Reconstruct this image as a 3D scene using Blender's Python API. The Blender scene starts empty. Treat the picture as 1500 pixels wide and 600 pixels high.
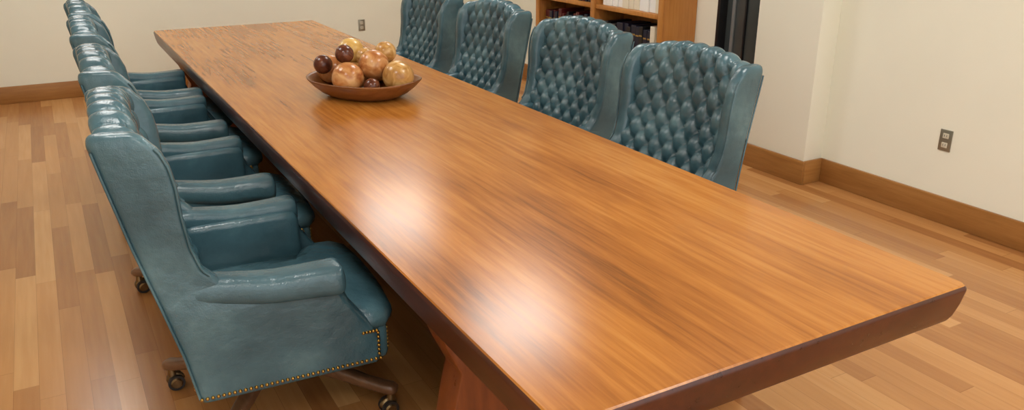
import bpy, bmesh, math, random
from mathutils import Vector, Matrix
random.seed(4)
S=bpy.context.scene
S.view_settings.view_transform='Standard'
COL=S.collection

# ---------------------------------------------------------------- materials
def new_mat(name):
    m=bpy.data.materials.new(name); m.use_nodes=True
    nt=m.node_tree; b=nt.nodes['Principled BSDF']
    return m,nt,b
def N(nt,t,**k):
    n=nt.nodes.new(t)
    for a,v in k.items(): setattr(n,a,v)
    return n
def ramp(nt,stops,interp='LINEAR'):
    r=N(nt,'ShaderNodeValToRGB'); cr=r.color_ramp; cr.interpolation=interp
    while len(cr.elements)<len(stops): cr.elements.new(0.5)
    for e,(p,c) in zip(cr.elements,stops):
        e.position=p; e.color=(c[0],c[1],c[2],1)
    return r
def srgb(r,g,b):
    f=lambda c:(c/255/12.92) if c/255<=0.04045 else ((c/255+0.055)/1.055)**2.4
    return (f(r),f(g),f(b))
def math_n(nt,op,a,b=None):
    n=N(nt,'ShaderNodeMath',operation=op)
    for i,v in enumerate((a,b)):
        if v is None: continue
        if isinstance(v,(int,float)): n.inputs[i].default_value=v
        else: nt.links.new(v,n.inputs[i])
    return n.outputs[0]
def simple(name,c,rough=0.5,metal=0.0,noise=0.0,nscale=20,bump=0.0):
    m,nt,b=new_mat(name)
    b.inputs['Roughness'].default_value=rough
    b.inputs['Metallic'].default_value=metal
    tc=N(nt,'ShaderNodeTexCoord')
    no=N(nt,'ShaderNodeTexNoise'); no.inputs['Scale'].default_value=nscale; no.inputs['Detail'].default_value=4
    nt.links.new(tc.outputs['Object'],no.inputs['Vector'])
    r=ramp(nt,[(0.3,[x*(1-noise) for x in c]),(0.7,[min(1,x*(1+noise)) for x in c])])
    nt.links.new(no.outputs[0],r.inputs[0]); nt.links.new(r.outputs[0],b.inputs['Base Color'])
    if bump:
        bp=N(nt,'ShaderNodeBump'); bp.inputs['Strength'].default_value=bump; bp.inputs['Distance'].default_value=0.002
        nt.links.new(no.outputs[0],bp.inputs['Height']); nt.links.new(bp.outputs[0],b.inputs['Normal'])
    return m
def wood(name,stops,axis=1,sc=3.0,stretch=14,rough=0.3,coat=0.0,rvar=0.08,boards=None,bump=0.06,fine=0.5):
    m,nt,b=new_mat(name)
    tc=N(nt,'ShaderNodeTexCoord'); mp=N(nt,'ShaderNodeMapping')
    s=[stretch,stretch,stretch]; s[axis]=1.0
    mp.inputs['Scale'].default_value=s
    nt.links.new(tc.outputs['Object'],mp.inputs[0])
    n1=N(nt,'ShaderNodeTexNoise'); n1.inputs['Scale'].default_value=sc; n1.inputs['Detail'].default_value=8; n1.inputs['Roughness'].default_value=0.62; n1.inputs['Distortion'].default_value=0.3
    nt.links.new(mp.outputs[0],n1.inputs['Vector'])
    mp2=N(nt,'ShaderNodeMapping'); s2=[2.5,2.5,2.5]; s2[axis]=0.8; mp2.inputs['Scale'].default_value=s2
    nt.links.new(tc.outputs['Object'],mp2.inputs[0])
    n2=N(nt,'ShaderNodeTexNoise'); n2.inputs['Scale'].default_value=1.2; n2.inputs['Detail'].default_value=5
    nt.links.new(mp2.outputs[0],n2.inputs['Vector'])
    v=math_n(nt,'ADD',math_n(nt,'MULTIPLY',n1.outputs[0],fine),math_n(nt,'MULTIPLY',n2.outputs[0],1-fine))
    if boards:
        sp=N(nt,'ShaderNodeSeparateXYZ'); nt.links.new(tc.outputs['Object'],sp.inputs[0])
        fl=math_n(nt,'FLOOR',math_n(nt,'DIVIDE',sp.outputs[0],boards))
        wn=N(nt,'ShaderNodeTexWhiteNoise',noise_dimensions='1D'); nt.links.new(fl,wn.inputs['W'])
        v=math_n(nt,'ADD',v,math_n(nt,'MULTIPLY',math_n(nt,'SUBTRACT',wn.outputs[0],0.5),0.06))
    r=ramp(nt,stops); nt.links.new(v,r.inputs[0]); nt.links.new(r.outputs[0],b.inputs['Base Color'])
    rg=math_n(nt,'ADD',math_n(nt,'MULTIPLY',n1.outputs[0],rvar*2),rough-rvar)
    nt.links.new(rg,b.inputs['Roughness'])
    b.inputs['Coat Weight'].default_value=coat; b.inputs['Coat Roughness'].default_value=0.15
    if bump:
        bp=N(nt,'ShaderNodeBump'); bp.inputs['Strength'].default_value=bump; bp.inputs['Distance'].default_value=0.002
        nt.links.new(n1.outputs[0],bp.inputs['Height']); nt.links.new(bp.outputs[0],b.inputs['Normal'])
    return m

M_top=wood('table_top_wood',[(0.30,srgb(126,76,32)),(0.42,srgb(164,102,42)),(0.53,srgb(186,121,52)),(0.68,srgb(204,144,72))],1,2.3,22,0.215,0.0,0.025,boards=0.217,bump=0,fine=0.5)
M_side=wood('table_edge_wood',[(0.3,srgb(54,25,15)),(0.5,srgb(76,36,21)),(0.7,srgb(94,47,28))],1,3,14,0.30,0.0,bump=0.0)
M_leg=wood('table_leg_wood',[(0.3,srgb(100,48,20)),(0.5,srgb(130,68,30)),(0.7,srgb(150,84,42))],2,3,10,0.3,0.1)
M_base=wood('trim_wood',[(0.3,srgb(128,84,38)),(0.5,srgb(158,108,54)),(0.7,srgb(178,128,70))],1,3,14,0.4)
M_basex=wood('trim_wood_x',[(0.3,srgb(128,84,38)),(0.5,srgb(158,108,54)),(0.7,srgb(178,128,70))],0,3,14,0.4)
M_case=wood('bookcase_wood',[(0.3,srgb(152,96,40)),(0.5,srgb(186,124,58)),(0.7,srgb(204,146,78))],2,3,12,0.4)
M_bowl=wood('bowl_wood',[(0.3,srgb(84,48,22)),(0.5,srgb(126,78,38)),(0.7,srgb(156,104,58))],0,6,6,0.32)
M_brown=wood('chair_base_wood',[(0.3,srgb(72,46,30)),(0.5,srgb(108,76,52)),(0.7,srgb(134,98,70))],0,6,6,0.35)
M_wall=simple('wall_paint',srgb(238,237,220),0.65,0,0.012,3)
M_wallr=simple('pier_paint',srgb(234,232,215),0.65,0,0.012,3)
M_ceil=simple('ceiling_paint',srgb(240,239,232),0.8,0,0.01,3)
M_brass=simple('antique_brass',srgb(176,140,70),0.3,1.0,0.15,60)
M_dbrass=simple('caster_brass',srgb(130,108,76),0.35,0.9,0.2,40)
M_black=simple('black_metal',srgb(34,34,36),0.4,0.3,0.1,30)
M_rub=simple('caster_rubber',srgb(42,36,32),0.5,0,0.1,30)
M_plate=simple('outlet_plate_metal',srgb(150,146,130),0.35,0.6,0.03,30)
M_plate2=simple('outlet_socket',srgb(205,198,178),0.45,0,0.02,30)
M_door=simple('dark_door',srgb(72,78,78),0.25,0.1,0.15,3)
M_alu=simple('door_aluminium',srgb(160,166,168),0.3,0.6,0.05,20)
M_white=simple('jamb_paint',srgb(222,222,214),0.5,0,0.02,4)

def leather():
    m,nt,b=new_mat('teal_leather')
    tc=N(nt,'ShaderNodeTexCoord')
    n1=N(nt,'ShaderNodeTexNoise'); n1.inputs['Scale'].default_value=5; n1.inputs['Detail'].default_value=6
    nt.links.new(tc.outputs['Object'],n1.inputs['Vector'])
    r=ramp(nt,[(0.3,srgb(52,82,92)),(0.55,srgb(67,100,110)),(0.75,srgb(92,125,133))])
    nt.links.new(n1.outputs[0],r.inputs[0]); nt.links.new(r.outputs[0],b.inputs['Base Color'])
    b.inputs['Roughness'].default_value=0.25
    b.inputs['Specular IOR Level'].default_value=0.65
    vo=N(nt,'ShaderNodeTexVoronoi'); vo.inputs['Scale'].default_value=260
    nt.links.new(tc.outputs['Object'],vo.inputs['Vector'])
    n2=N(nt,'ShaderNodeTexNoise'); n2.inputs['Scale'].default_value=16; n2.inputs['Detail'].default_value=4
    nt.links.new(tc.outputs['Object'],n2.inputs['Vector'])
    h=math_n(nt,'ADD',math_n(nt,'MULTIPLY',vo.outputs[0],0.12),math_n(nt,'MULTIPLY',n2.outputs[0],1.8))
    bp=N(nt,'ShaderNodeBump'); bp.inputs['Strength'].default_value=0.5; bp.inputs['Distance'].default_value=0.006
    nt.links.new(h,bp.inputs['Height']); nt.links.new(bp.outputs[0],b.inputs['Normal'])
    return m
M_lea=leather()

def floor_mat():
    m,nt,b=new_mat('oak_plank_floor')
    g=N(nt,'ShaderNodeNewGeometry'); sp=N(nt,'ShaderNodeSeparateXYZ'); nt.links.new(g.outputs['Position'],sp.inputs[0])
    W=0.088; L=1.15
    xr=math_n(nt,'DIVIDE',sp.outputs[0],W); row=math_n(nt,'FLOOR',xr)
    w1=N(nt,'ShaderNodeTexWhiteNoise',noise_dimensions='1D'); nt.links.new(row,w1.inputs['W'])
    yr=math_n(nt,'ADD',math_n(nt,'DIVIDE',sp.outputs[1],L),math_n(nt,'MULTIPLY',w1.outputs[0],7.3))
    colm=math_n(nt,'FLOOR',yr)
    cb=N(nt,'ShaderNodeCombineXYZ'); nt.links.new(row,cb.inputs[0]); nt.links.new(colm,cb.inputs[1])
    w2=N(nt,'ShaderNodeTexWhiteNoise',noise_dimensions='3D'); nt.links.new(cb.outputs[0],w2.inputs['Vector'])
    cb2=N(nt,'ShaderNodeCombineXYZ')
    nt.links.new(math_n(nt,'MULTIPLY',sp.outputs[0],40),cb2.inputs[0]); nt.links.new(math_n(nt,'MULTIPLY',sp.outputs[1],2.2),cb2.inputs[1])
    nt.links.new(math_n(nt,'MULTIPLY',w2.outputs[0],50),cb2.inputs[2])
    n1=N(nt,'ShaderNodeTexNoise'); n1.inputs['Scale'].default_value=1; n1.inputs['Detail'].default_value=6
    nt.links.new(cb2.outputs[0],n1.inputs['Vector'])
    v=math_n(nt,'ADD',math_n(nt,'MULTIPLY',w2.outputs[0],0.60),math_n(nt,'MULTIPLY',n1.outputs[0],0.40))
    r=ramp(nt,[(0.1,srgb(150,98,54)),(0.4,srgb(178,124,72)),(0.65,srgb(194,141,86)),(0.9,srgb(212,163,106))])
    nt.links.new(v,r.inputs[0])
    fx=math_n(nt,'FRACT',xr); fy=math_n(nt,'FRACT',yr)
    s1=math_n(nt,'LESS_THAN',fx,0.018); s2=math_n(nt,'LESS_THAN',fy,0.0022)
    s=math_n(nt,'MULTIPLY',math_n(nt,'MAXIMUM',s1,s2),0.4)
    mx=N(nt,'ShaderNodeMixRGB'); nt.links.new(s,mx.inputs[0]); nt.links.new(r.outputs[0],mx.inputs[1]); mx.inputs[2].default_value=(*srgb(96,58,30),1)
    nt.links.new(mx.outputs[0],b.inputs['Base Color'])
    b.inputs['Roughness'].default_value=0.25
    return m
M_floor=floor_mat()

# ---------------------------------------------------------------- mesh helpers
def obj_from(name,verts,faces,mat,parent=None,smooth=True,coll=None):
    me=bpy.data.meshes.new(name); me.from_pydata(verts,[],faces); me.update()
    bm=bmesh.new(); bm.from_mesh(me); bmesh.ops.recalc_face_normals(bm,faces=bm.faces); bm.to_mesh(me); bm.free()
    if smooth:
        for p in me.polygons: p.use_smooth=True
    me.materials.append(mat)
    o=bpy.data.objects.new(name,me); COL.objects.link(o)
    if parent: o.parent=parent
    return o
def from_bm(name,bm,mats,parent=None,smooth=False):
    bmesh.ops.recalc_face_normals(bm,faces=bm.faces)
    me=bpy.data.meshes.new(name); bm.to_mesh(me); bm.free()
    if smooth:
        for p in me.polygons: p.use_smooth=True
        try: me.set_sharp_from_angle(angle=math.radians(42))
        except Exception: pass
    for m in (mats if isinstance(mats,list) else [mats]): me.materials.append(m)
    o=bpy.data.objects.new(name,me); COL.objects.link(o)
    if parent: o.parent=parent
    return o
def box_bm(bm,x0,x1,y0,y1,z0,z1,bev=0.0,seg=2,mi=0):
    r=bmesh.ops.create_cube(bm,size=1)
    vs=r['verts']
    for v in vs:
        v.co=Vector(((x0+x1)/2+v.co.x*(x1-x0),(y0+y1)/2+v.co.y*(y1-y0),(z0+z1)/2+v.co.z*(z1-z0)))
    fs=set(f for v in vs for f in v.link_faces)
    for f in fs: f.material_index=mi
    if bev:
        es=set(e for v in vs for e in v.link_edges)
        r2=bmesh.ops.bevel(bm,geom=list(es),offset=bev,segments=seg,affect='EDGES',profile=0.5)
        for f in r2['faces']: f.material_index=mi
def box(name,x0,x1,y0,y1,z0,z1,mat,bev=0.0,parent=None,seg=2):
    bm=bmesh.new(); box_bm(bm,x0,x1,y0,y1,z0,z1,bev,seg)
    return from_bm(name,bm,mat,parent,smooth=bool(bev))
def loft(rings,caps=True):
    n=len(rings[0]); V=[p for r in rings for p in r]; F=[]
    for i in range(len(rings)-1):
        for j in range(n):
            a=i*n+j; b=i*n+(j+1)%n
            F.append((a,b,b+n,a+n))
    if caps:
        F.append(tuple(range(n))[::-1]); F.append(tuple(range((len(rings)-1)*n,len(rings)*n)))
    return V,F
def rrect(a,b,r,k=5):
    r=min(r,a*0.99,b*0.99); pts=[]
    for cx,cy,a0 in ((a-r,b-r,0),(-a+r,b-r,90),(-a+r,-b+r,180),(a-r,-b+r,270)):
        for i in range(k+1):
            t=math.radians(a0+90*i/k); pts.append((cx+r*math.cos(t),cy+r*math.sin(t)))
    return pts
def interp(tab,z):
    if z<=tab[0][0]: return tab[0][1]
    for (z0,x0),(z1,x1) in zip(tab,tab[1:]):
        if z<=z1:
            t=(z-z0)/(z1-z0); return x0+(x1-x0)*t
    return tab[-1][1]
def sm(t): t=max(0,min(1,t)); return t*t*(3-2*t)
def empty(name,loc=(0,0,0),rot=0):
    e=bpy.data.objects.new(name,None); e.empty_display_size=0.1; COL.objects.link(e); e.location=loc; e.rotation_euler=(0,0,rot); return e
def poly_extrude(name,pts,axis,a,b,mat,bev=0.0,seg=3,parent=None):
    bm=bmesh.new(); vs=[]
    for p,q in pts:
        vs.append(bm.verts.new((p,a,q) if axis=='y' else (p,q,a)))
    f=bm.faces.new(vs)
    r=bmesh.ops.extrude_face_region(bm,geom=[f])
    d=Vector((0,b-a,0)) if axis=='y' else Vector((0,0,b-a))
    for v in [g for g in r['geom'] if isinstance(g,bmesh.types.BMVert)]: v.co+=d
    if bev: bmesh.ops.bevel(bm,geom=list(bm.edges),offset=bev,segments=seg,affect='EDGES',profile=0.5)
    return from_bm(name,bm,mat,parent,smooth=bool(bev))

# ---------------------------------------------------------------- room
XW=4.39; YW=8.86; XL=-2.4; YB=-2.2; ZC=2.8
box('floor',XL-0.1,XW+1.4,YB,YW+0.1,-0.1,0,M_floor)
box('ceiling',XL-0.1,XW+1.4,YB,YW+0.1,ZC,ZC+0.1,M_ceil)
box('wall_far',XL-0.1,XW+0.12,YW,YW+0.1,0,ZC,M_wall)
box('wall_left',XL-0.1,XL,YB,YW,0,ZC,M_wall)
DY0,DY1,DH=4.09,4.66,2.1
bm=bmesh.new()
box_bm(bm,XW,XW+0.12,YB,DY0,0,ZC); box_bm(bm,XW,XW+0.12,DY1,YW,0,ZC); box_bm(bm,XW,XW+0.12,DY0,DY1,DH,ZC)
from_bm('wall_right',bm,M_wall)
box('wall_pier',4.22,XW,3.56,DY0,0,ZC,M_wallr,0.004)
d=empty('door_1',(XW,DY0,0))
W=DY1-DY0
box('door_panel',0.06,0.10,0.03,W-0.03,0.0,DH-0.03,M_door,0.003,d)
box('door_stile',0.045,0.06,0.445,0.475,0.0,DH-0.05,M_alu,0.003,d)
box('door_mullion',0.045,0.06,0.33,0.345,0.0,DH-0.05,M_black,0.003,d)
box('jamb_far',-0.012,0.12,W-0.03,W,0,DH,M_black,0.003,d)
box('jamb_near',0.0,0.12,0,0.03,0,DH,M_black,0.003,d)
box('jamb_head',-0.012,0.12,0,W,DH-0.03,DH,M_black,0.003,d)
BH=0.16
def baseboard(name,x0,x1,y0,y1,mat):
    bm=bmesh.new(); box_bm(bm,x0,x1,y0,y1,0,BH,0.005,2)
    from_bm(name,bm,mat,None,True)
baseboard('baseboard_far',XL,XW,YW-0.02,YW,M_basex)
baseboard('baseboard_left',XL,XL+0.02,YB,YW-0.02,M_base)
baseboard('baseboard_right',XW-0.02,XW,YB,3.56-0.02,M_base)
baseboard('baseboard_pier',4.20,4.22,3.54,DY0,M_base)
baseboard('baseboard_pier_end',4.22,XW,3.54,3.56,M_basex)
baseboard('baseboard_right_far',XW-0.02,XW,6.78,YW-0.02,M_base)
def outlet(loc,rot):
    e=empty('wall_outlet',loc,rot)
    box('cover_plate',-0.038,0.038,-0.006,0,-0.062,0.062,M_plate,0.003,e)
    for s in (-1,1):
        box('socket_face',-0.018,0.018,-0.009,-0.005,s*0.027-0.015,s*0.027+0.015,M_plate2,0.003,e)
        for q in (-0.007,0.007):
            box('slot',q-0.0012,q+0.0012,-0.0095,-0.008,s*0.027-0.004,s*0.027+0.007,M_black,0,e)
outlet((3.06,YW,0.49),0)
outlet((XW,2.72,0.485),-math.pi/2)

M_emit,nt,b=new_mat('light_diffuser')
b.inputs['Base Color'].default_value=(1,1,1,1)
b.inputs['Emission Color'].default_value=(1.0,0.985,0.945,1); b.inputs['Emission Strength'].default_value=13.5
for X in (0.1,2.75):
    for Y in (-0.2,2.3,4.8,7.25):
        e=empty('ceiling_light',(X,Y,ZC))
        hx,hy=0.36,0.37
        bm=bmesh.new()
        for a in ((-hx-0.02,-hx,-hy-.02,hy+.02),(hx,hx+.02,-hy-.02,hy+.02),(-hx,hx,-hy-.02,-hy),(-hx,hx,hy,hy+.02)):
            box_bm(bm,a[0],a[1],a[2],a[3],-0.03,0)
        from_bm('light_frame',bm,M_white,e)
        box('light_diffuser',-hx,hx,-hy,hy,-0.02,-0.001,M_emit,0,e)

# ---------------------------------------------------------------- bookcase
def bookcase():
    e=empty('bookcase',(4.07,4.89,0))
    D=0.315; Lh=6.75-4.89; H=2.2; t=0.035
    for i,(a,bb) in enumerate(((0,t),(Lh/2-t/2,Lh/2+t/2),(Lh-t,Lh))):
        box('side_panel_%d'%i,0,D,a,bb,0,H,M_case,0.002,e)
    box('back_panel',D-0.012,D,t,Lh-t,0,H,M_case,0,e)
    box('stile_near',-0.015,0.0,0,0.06,0,H,M_case,0.002,e)
    box('stile_mid',-0.015,0.0,Lh/2-0.03,Lh/2+0.03,0,H,M_case,0.002,e)
    box('stile_far',-0.015,0.0,Lh-0.06,Lh,0,H,M_case,0.002,e)
    box('top_board',-0.02,D,-0.01,Lh+0.01,H,H+0.04,M_case,0.002,e)
    zs=[0.1,0.53,0.93,1.33,1.73]
    for z in zs:
        box('shelf',0.0,D-0.012,t,Lh/2-t/2,z,z+0.035,M_case,0.002,e)
        box('shelf',0.0,D-0.012,Lh/2+t/2,Lh-t,z,z+0.035,M_case,0.002,e)
    box('toe_board',0.0,0.02,t,Lh-t,0,0.1,M_case,0.002,e)
    mats=[simple('book_navy',srgb(24,26,44),0.4),simple('book_black',srgb(22,20,22),0.4),simple('book_maroon',srgb(84,26,24),0.4),
          simple('book_cream',srgb(226,218,196),0.5),simple('book_white',srgb(238,238,234),0.5),simple('book_gilt',srgb(180,150,84),0.3,0.6),simple('book_tan',srgb(170,130,84),0.5)]
    bm=bmesh.new()
    for bay in (0,1):
        y0=t+0.008 if bay==0 else Lh/2+t/2+0.008
        y1=Lh/2-t/2-0.01 if bay==0 else Lh-t-0.01
        for k,z in enumerate(zs):
            y=y0; zt=z+0.035
            while y<y1-0.06:
                if bay==0 and k==2: c=random.choice([4,4,3,4]); w=random.uniform(0.05,0.075)
                elif bay==0 and k==1: c=3 if y<y0+0.15 else random.choice([0,1,0,1]); w=random.uniform(0.04,0.06)
                elif bay==1: c=random.choice([2,1,0,2]); w=random.uniform(0.03,0.05)
                else: c=random.choice([0,1,2,3,6]); w=random.uniform(0.03,0.055)
                h=random.uniform(0.25,0.30); dp=random.uniform(0.03,0.05)
                box_bm(bm,dp,D-0.03,y,y+w,zt,zt+h,0.003,1,c)
                if c in(0,1,2):
                    for q in (0.2,0.72): box_bm(bm,dp-0.001,dp+0.004,y+0.004,y+w-0.004,zt+h*q,zt+h*q+0.012,0,1,5)
                y+=w+0.002
    from_bm('books',bm,mats,e)
bookcase()

# ---------------------------------------------------------------- table
TX0,TX1,TY0,TY1,TZ=0.778,2.125,1.180,7.51,0.76
def table():
    e=empty('conference_table',((TX0+TX1)/2,(TY0+TY1)/2,0))
    hx=(TX1-TX0)/2; hy=(TY1-TY0)/2
    levels=[(0.0,0.0),(0.004,-0.004),(0.008,-0.012),(0.008,-0.020),(0.002,-0.060),(-0.008,-0.100),(-0.016,-0.116),(-0.030,-0.124)]
    rings=[]
    for off,dz in levels:
        a=hx+off; b=hy+off
        rings.append([(p[0],p[1],TZ+dz) for p in rrect(a,b,0.016,4)])
    V,F=loft(rings)
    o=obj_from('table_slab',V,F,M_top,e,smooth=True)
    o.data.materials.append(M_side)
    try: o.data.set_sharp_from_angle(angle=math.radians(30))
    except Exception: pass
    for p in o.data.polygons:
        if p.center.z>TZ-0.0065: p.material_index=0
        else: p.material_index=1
        p.use_smooth = len(p.vertices)<=4 and p.center.z<TZ-0.005
    half=[(0.625,0.636),(0.622,0.60),(0.60,0.545),(0.568,0.475),(0.558,0.455),(0.580,0.36),(0.605,0.22),(0.62,0.10),(0.62,0.0)]
    prof=[(x,z) for x,z in half]+[(-x,z) for x,z in half[::-1]]
    yc=(TY0+TY1)/2
    for i,y in enumerate((1.89,6.65)):
        poly_extrude('trestle_leg_%d'%(i+1),prof,'y',y-yc,y+0.12-yc,M_leg,0.006,2,e)
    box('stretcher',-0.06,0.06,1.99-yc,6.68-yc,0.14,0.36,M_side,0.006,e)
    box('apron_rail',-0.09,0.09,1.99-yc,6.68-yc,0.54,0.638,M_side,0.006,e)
table()

# ---------------------------------------------------------------- chair
XR=[(0.250,-0.294),(0.42,-0.322),(0.58,-0.360),(0.80,-0.416),(1.0,-0.458),(1.16,-0.490)]
XF=[(0.255,0.30),(0.34,0.303),(0.42,0.26),(0.50,0.205),(0.56,0.18),(0.60,-0.05),(0.635,-0.165),(0.70,-0.226),(0.78,-0.250),(0.88,-0.262),(0.97,-0.266),(1.03,-0.276),(1.08,-0.296),(1.12,-0.335),(1.16,-0.39)]
CR=0.052
def crown(u,z): return CR*(1-(min(abs(u),0.305)/0.305)**2.4)*sm((z-0.80)/0.28)
def flare(z,X,a0): return 0.045*sm((z-0.60)/0.25)*max(0,(X-a0)/0.22)**1.3
def yscale(z): return 1.075-0.065*sm((z-0.50)/0.35)
def chair_meshes():
    parts=[]
    def add(o): parts.append(o); return o
    NFZ=84
    fz=[0.44+ (1.068-0.44)*i/NFZ for i in range(NFZ+1)]
    path=[]
    for z in fz:
        th=0.100-0.016*sm((z-0.5)/0.6)
        path.append((interp(XR,z)+th,z,1.0,1.0,0.0))
    x1,z1=path[-1][0],path[-1][1]; xr=interp(XR,z1)+0.012; R_=(x1-xr)/2; cx=(x1+xr)/2
    for i in range(1,23):
        t=math.pi*i/22
        path.append((cx+R_*math.cos(t),z1+R_*1.0*math.sin(t),1-sm((i-1)/10),1-i/22,sm((i-1)/7)*(1-sm((i-15)/7))))
    for i in range(1,24):
        z=z1-(z1-0.26)*i/23
        path.append((interp(XR,z)+0.012,z,0,0,0))
    n=len(path); arc=[0]
    for i in range(1,n): arc.append(arc[-1]+math.hypot(path[i][0]-path[i-1][0],path[i][1]-path[i-1][1]))
    NU=126; HW=0.300; w=0.0923; hh=0.128
    s_off=(math.ceil(arc[NFZ]/(hh/2))*(hh/2))-arc[NFZ]
    row=round((arc[NFZ]+s_off)/(hh/2))
    def frame(i):
        i0=max(0,i-1);i1=min(n-1,i+1)
        tx,tz=path[i1][0]-path[i0][0],path[i1][1]-path[i0][1]; l=math.hypot(tx,tz) or 1
        return tz/l,-tx/l
    def spread(u,x,z):
        return u*(1+(flare(z,x,interp(XR,z))+0.006)/HW)
    V=[];F=[]
    for i,(x,z,env,fr,pl) in enumerate(path):
        nx,nz=frame(i)
        for j in range(NU+1):
            u=-HW+2*HW*j/NU
            sa=arc[i]+s_off
            p=u/w+sa/hh; q=u/w-sa/hh
            sp=abs(math.sin(math.pi*p)); sq=abs(math.sin(math.pi*q))
            pit=abs(math.cos(math.pi*p)*math.cos(math.pi*q))**4
            g=0.60*(sp*sq)**0.5+0.40*(1-pit)
            uu=u/w+(0.5 if row%2 else 0.0)
            pleat=abs(math.sin(math.pi*uu))**0.45
            dd=0.040*g*env+0.026*pleat*pl
            fw=0.022*(abs(u)/HW)**3*fr
            X=x+nx*dd+fw
            V.append((X,spread(u,X,z),z+nz*dd+crown(u,z)))
    for i in range(n-1):
        for j in range(NU):
            a=i*(NU+1)+j; F.append((a,a+1,a+NU+2,a+NU+1))
    add(obj_from('tufted_back',V,F,M_lea))
    bm=bmesh.new()
    amax=arc[NFZ]+0.01
    for P in range(-14,30):
        for Q in range(-30,14):
            u=w*(P+Q)/2; s=hh*(P-Q)/2-s_off
            if abs(u)>HW-0.02 or s<0.03 or s>amax: continue
            k=min(range(n),key=lambda i:abs(arc[i]-s)); x,z,env,fr,pl=path[k]
            nx,nz=frame(k); fw=0.022*(abs(u)/HW)**3*fr
            r=bmesh.ops.create_uvsphere(bm,u_segments=10,v_segments=6,radius=0.0085)
            for v in r['verts']: v.co+=Vector((x+fw+nx*0.002,spread(u,x+fw,z),z+crown(u,z)+nz*0.002))
    add(from_bm('back_buttons',bm,M_lea,None,True))
    for s,nm in ((-1,'side_wing_r'),(1,'side_wing_l')):
        zs=[0.255]+[0.265+i*(1.10-0.265)/60 for i in range(61)]
        rings=[]
        def ring(z,shr,zz=None):
            a0=interp(XR,z);a1=interp(XF,z)
            hl=(a1-a0)/2*shr; c=(a0+a1)/2
            thk=0.032
            pts=[]
            for px,py in rrect(hl,thk*(shr if shr<1 else 1),0.026,5):
                X=c+px
                pts.append((X,s*(0.312+py+flare(z,X,a0)),zz if zz else z))
            return pts
        rings.append(ring(zs[0],0.985))
        for z in zs[1:]: rings.append(ring(z,1))
        for zz,shr in ((1.108,0.985),(1.118,0.95),(1.126,0.89),(1.132,0.78),(1.135,0.6)):
            rings.append(ring(1.10+(zz-1.10)*0.7,shr,zz))
        V,F=loft(rings); add(obj_from(nm,V,F,M_lea))
        cur=bpy.data.curves.new('welt','CURVE'); cur.dimensions='3D'; cur.bevel_depth=0.004; cur.bevel_resolution=2
        for tab,zz0,zz1,off in ((XR,0.27,1.09,0.006),(XF,0.68,1.09,-0.006)):
            sp_=cur.splines.new('POLY'); K=30; sp_.points.add(K)
            for i in range(K+1):
                z=zz0+(zz1-zz0)*i/K; X=interp(tab,z)+off; a0=interp(XR,z)
                sp_.points[i].co=(X,s*(0.312+0.030+flare(z,X,a0)),z,1)
        co=bpy.data.objects.new('welt',cur); COL.objects.link(co)
        dg=bpy.context.evaluated_depsgraph_get(); me=bpy.data.meshes.new_from_object(co.evaluated_get(dg))
        bpy.data.objects.remove(co); me.materials.clear(); me.materials.append(M_lea)
        for p in me.polygons: p.use_smooth=True
        wo=bpy.data.objects.new('welt_'+nm,me); COL.objects.link(wo); add(wo)
        rings=[]
        L=[(-0.30,0.8),(-0.26,0.95),(-0.20,1),(-0.14,1),(-0.08,1),(-0.02,1),(0.06,1),(0.12,1.02),(0.155,1.03),(0.172,1.0),(0.182,0.93),(0.187,0.8),(0.189,0.5)]
        for x,sc in L:
            t=(x+0.27)/0.46
            cy=0.300+0.026*t; hw=(0.046+0.014*t)*sc; hz=(0.044+0.005*t)*sc
            up=0.032*sm((0.0-x)/0.28)
            rings.append([(x,s*(cy+py),0.592+up+pz) for py,pz in rrect(hw,hz,0.034,6)])
        V,F=loft(rings); add(obj_from('arm_pad_'+nm[-1],V,F,M_lea))
        rings=[]
        for x,sc in ((-0.27,0.9),(-0.2,1),(0.0,1),(0.12,1),(0.165,0.96),(0.18,0.8)):
            rings.append([(x,s*(0.268+py),0.49+pz) for py,pz in rrect(0.03*sc,0.12*sc,0.028,5)])
        V,F=loft(rings); add(obj_from('inner_arm_'+nm[-1],V,F,M_lea))
    rings=[]
    for z,sh in ((0.250,-0.012),(0.255,-0.003),(0.27,0),(0.36,0),(0.38,-0.008),(0.39,-0.02)):
        rings.append([(0.025+px,py,z) for px,py in rrect(0.31+sh,0.325+sh,0.03,5)])
    V,F=loft(rings); add(obj_from('seat_base',V,F,M_lea))
    out=[(-0.26,-0.235),(0.0,-0.235),(0.19,-0.235),(0.21,-0.30),(0.26,-0.33),(0.325,-0.325),(0.368,-0.27),(0.383,-0.12),(0.386,0),(0.383,0.12),(0.368,0.27),(0.325,0.325),(0.26,0.33),(0.21,0.30),(0.19,0.235),(0.0,0.235),(-0.26,0.235)]
    rings=[]
    for dz,ins in ((0.0,0.035),(0.006,0.016),(0.018,0.004),(0.04,0.0),(0.062,0.003),(0.078,0.014),(0.088,0.032),(0.095,0.07),(0.099,0.12)):
        fx=1-ins/0.3; fy=1-ins/0.3
        rings.append([(0.06+(x-0.06)*fx,y*fy,0.355+dz) for x,y in out])
    V,F=loft(rings); add(obj_from('seat_cushion',V,F,M_lea))
    bm=bmesh.new()
    def nail(x,y,z):
        r=bmesh.ops.create_uvsphere(bm,u_segments=8,v_segments=5,radius=0.0062)
        for v in r['verts']: v.co+=Vector((x,y,z))
    for s in (-1,1):
        k=36
        for i in range(k): nail(-0.287+i*(0.289+0.292)/(k-1),s*0.345,0.270)
        for i in range(6): nail(0.290,s*0.344,0.287+i*0.016)
        for i in range(5): nail(0.240+i*0.0115,s*0.344,0.376)
        for i in range(6): nail(0.332,s*0.305,0.285+i*0.0145)
    k=36
    for i in range(k): nail(0.3355,-0.29+i*0.58/(k-1),0.270)
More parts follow.
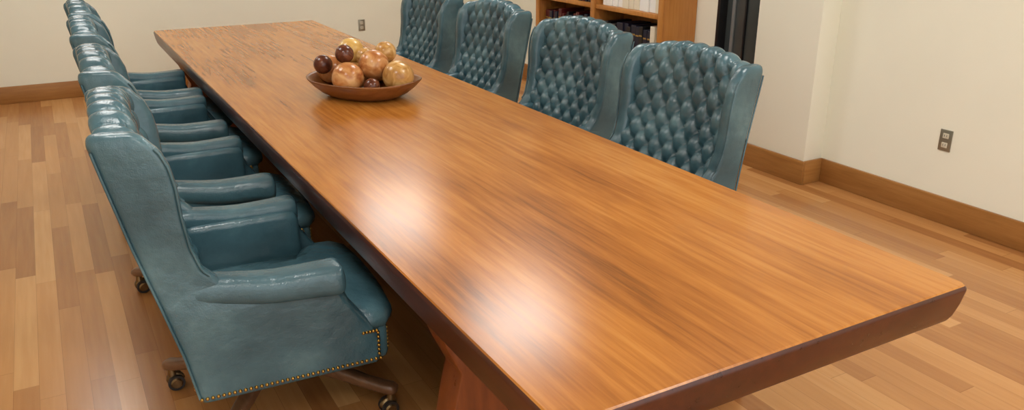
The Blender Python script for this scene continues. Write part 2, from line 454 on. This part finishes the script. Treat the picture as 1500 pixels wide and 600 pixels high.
    for i in range(34): nail(-0.296,-0.28+i*0.56/33,0.270)
    add(from_bm('nailhead_trim',bm,M_brass,None,True))
    for p in parts:
        for v in p.data.vertices: v.co.y*=yscale(v.co.z)
    bm=bmesh.new()
    box_bm(bm,-0.12,0.12,-0.08,0.08,0.222,0.258,0.004,1)
    for r_,z0,z1 in ((0.028,0.12,0.23),(0.045,0.10,0.205)):
        c=bmesh.ops.create_cone(bm,cap_ends=True,segments=24,radius1=r_,radius2=r_*0.9,depth=z1-z0)
        for v in c['verts']: v.co.z+=(z0+z1)/2
    box_bm(bm,-0.10,0.10,-0.06,0.06,0.25,0.30,0.004,1)
    add(from_bm('swivel_column',bm,M_black,None,True))
    allV=[];allF=[]
    bmC=bmesh.new(); bmR=bmesh.new()
    LR=0.44
    for k in range(4):
        a=math.radians(45)+2*math.pi*k/4
        ca,sa=math.cos(a),math.sin(a)
        rings=[]
        for r_,zc,hw,hz in ((0.0,0.175,0.028,0.032),(0.08,0.180,0.029,0.032),(0.17,0.172,0.027,0.028),(0.27,0.145,0.025,0.024),(0.36,0.120,0.024,0.021),(0.42,0.108,0.026,0.020),(0.45,0.106,0.026,0.019),(0.465,0.105,0.019,0.013)):
            rings.append([(ca*r_-sa*py,sa*r_+ca*py,zc+pz) for py,pz in rrect(hw,hz,0.014,3)])
        V,F=loft(rings); o0=len(allV); allV+=V; allF+=[tuple(i+o0 for i in f) for f in F]
        cx,cy=ca*LR,sa*LR
        rot=Matrix.Rotation(a+0.7,4,'Z')
        c=bmesh.ops.create_cone(bmC,cap_ends=True,segments=14,radius1=0.017,radius2=0.013,depth=0.04)
        for v in c['verts']: v.co=rot@v.co+Vector((cx,cy,0.077))
        c=bmesh.ops.create_uvsphere(bmC,u_segments=16,v_segments=10,radius=0.034)
        for v in c['verts']:
            q=v.co.copy(); q.y*=0.42; q.z=max(q.z,-0.004)
            v.co=rot@q+Vector((cx,cy,0.038))+rot@Vector((-0.01,0,0))
        for s in (-1,1):
            c=bmesh.ops.create_cone(bmR,cap_ends=True,segments=22,radius1=0.031,radius2=0.031,depth=0.015)
            for v in c['verts']:
                v.co=rot@(Matrix.Rotation(math.pi/2,4,'X')@v.co+Vector((-0.01,s*0.019,0)))+Vector((cx,cy,0.0312))
            c=bmesh.ops.create_cone(bmC,cap_ends=True,segments=18,radius1=0.023,radius2=0.017,depth=0.007)
            for v in c['verts']:
                v.co=rot@(Matrix.Rotation(-s*math.pi/2,4,'X')@v.co+Vector((-0.01,s*0.029,0)))+Vector((cx,cy,0.0312))
    add(obj_from('star_base',allV,allF,M_brown))
    add(from_bm('caster_hoods',bmC,M_dbrass,None,True))
    add(from_bm('caster_wheels',bmR,M_rub,None,True))
    return parts
proto=chair_meshes()
def place_chair(x,y,rot,baserot=0,dz=0):
    e=empty('wingback_swivel_chair',(x,y,0),rot)
    for p in proto:
        o=bpy.data.objects.new(p.name.split('.')[0],p.data); COL.objects.link(o); o.parent=e
        if p.name.startswith(('star_base','caster')): o.rotation_euler=(0,0,baserot)
        elif not p.name.startswith('swivel'): o.location.z=dz
R=math.radians
for (x,y,r,b_) in ((0.53,2.73,-3,R(98)),(0.55,3.74,-1,R(103)),(0.565,4.79,-1,R(103)),(0.59,5.71,0,R(98))):
    place_chair(x,y,R(r),b_,0.035)
for (x,y,r,b_) in ((2.115,2.79,180,0.2),(2.19,3.775,181,0.3),(2.20,4.83,179,0.5),(2.20,5.81,180,0.1)):
    place_chair(x,y,R(r),b_,-0.006)
for p in proto: bpy.data.objects.remove(p)

# ---------------------------------------------------------------- bowl and balls
BC=(1.475,4.29); BR=-56; BA=0.335; BB=0.24
def bowl():
    e=empty('wooden_bowl',(BC[0],BC[1],TZ),R(BR))
    prof=[(0.0,0.0),(0.52,0.0),(0.62,0.004),(0.76,0.026),(0.89,0.058),(0.985,0.088),(1.0,0.096),(0.985,0.100),(0.95,0.094),(0.84,0.062),(0.68,0.032),(0.5,0.018),(0.0,0.014)]
    n=64;V=[];F=[]
    for r_,z in prof:
        for j in range(n):
            t=2*math.pi*j/n
            c,s=math.cos(t),math.sin(t)
            ex=0.88
            x=BA*r_*math.copysign(abs(c)**ex,c); y=BB*r_*math.copysign(abs(s)**ex,s)
            V.append((x,y,z+0.010*(abs(c)**3)*(r_**3)))
    for i in range(len(prof)-1):
        for j in range(n):
            a=i*n+j;b=i*n+(j+1)%n; F.append((a,b,b+n,a+n))
    obj_from('bowl_body',V,F,M_bowl,e)
bowl()
def ballmat(name,c1,c2,c3,sc):
    m,nt,b=new_mat(name)
    tc=N(nt,'ShaderNodeTexCoord'); no=N(nt,'ShaderNodeTexNoise'); no.inputs['Scale'].default_value=sc; no.inputs['Detail'].default_value=6; no.inputs['Distortion'].default_value=1.2
    nt.links.new(tc.outputs['Object'],no.inputs['Vector'])
    r=ramp(nt,[(0.32,c1),(0.5,c2),(0.68,c3)]); nt.links.new(no.outputs[0],r.inputs[0]); nt.links.new(r.outputs[0],b.inputs['Base Color'])
    b.inputs['Roughness'].default_value=0.22
    return m
MB=[ballmat('burl_tan',srgb(164,114,58),srgb(200,154,90),srgb(224,190,132),14),
    ballmat('burl_red',srgb(156,88,46),srgb(192,130,76),srgb(220,172,116),12),
    ballmat('burl_dark',srgb(60,28,20),srgb(92,48,32),srgb(126,76,50),14),
    ballmat('burl_cream',srgb(196,150,76),srgb(222,184,108),srgb(236,208,148),10)]
balls=[[1.365,4.46,.88,.078,1],[1.415,4.22,.885,.086,1],[1.565,4.11,.88,.084,0],[1.31,4.49,.985,.052,2],[1.415,4.44,1.03,.074,3],
 [1.505,4.24,1.01,.082,1],[1.385,4.23,1.03,.050,2],[1.605,4.41,1.0,.074,3],[1.635,4.27,.90,.074,0],[1.495,4.42,.88,.076,0],[1.485,4.35,1.06,.052,0],[1.585,4.31,1.03,.060,0],[1.455,4.07,.87,.044,2]]
c0=Vector(BC)
for it in range(400):
    for i in range(len(balls)):
        for j in range(i):
            A,B=balls[i],balls[j]; d_=Vector(A[:3])-Vector(B[:3]); L=d_.length; m=A[3]+B[3]
            if L<m:
                d_=d_/L*(m-L)*0.5
                for k in range(3): A[k]+=d_[k]; B[k]-=d_[k]
    for A in balls:
        zmin=TZ+0.018+A[3]
        rel=Vector(A[:2])-c0; ca,sa=math.cos(R(BR)),math.sin(R(BR))
        lx=rel.x*ca+rel.y*sa; ly=-rel.x*sa+rel.y*ca
        rr=math.hypot(lx/BA,ly/BB)
        zmin+=0.11*max(0,rr-0.3)**1.5
        if A[2]<zmin: A[2]=zmin
        else: A[2]-=0.0004
        if rr>0.72:
            A[0]-=rel.x*0.01; A[1]-=rel.y*0.01
e=empty('decorative_ball_pile',(BC[0],BC[1],TZ))
for x,y,z,r_,k in balls:
    bm=bmesh.new(); bmesh.ops.create_uvsphere(bm,u_segments=32,v_segments=20,radius=r_)
    o=from_bm('ball',bm,MB[k],e,True); o.location=(x-BC[0],y-BC[1],z-TZ); o.rotation_euler=(x*9,y*7,z*5)

# ---------------------------------------------------------------- world, camera
w=bpy.data.worlds.new('World'); S.world=w; w.use_nodes=True
bg=w.node_tree.nodes['Background']; bg.inputs[0].default_value=(1.0,0.99,0.97,1); bg.inputs[1].default_value=1.8
cam=bpy.data.cameras.new('Camera'); co=bpy.data.objects.new('Camera',cam); COL.objects.link(co)
cam.sensor_width=36; cam.lens=28.66; cam.clip_start=0.05
co.location=(0,0,1.76); co.rotation_euler=(R(90-20.27),0,R(-29.36))
S.camera=co
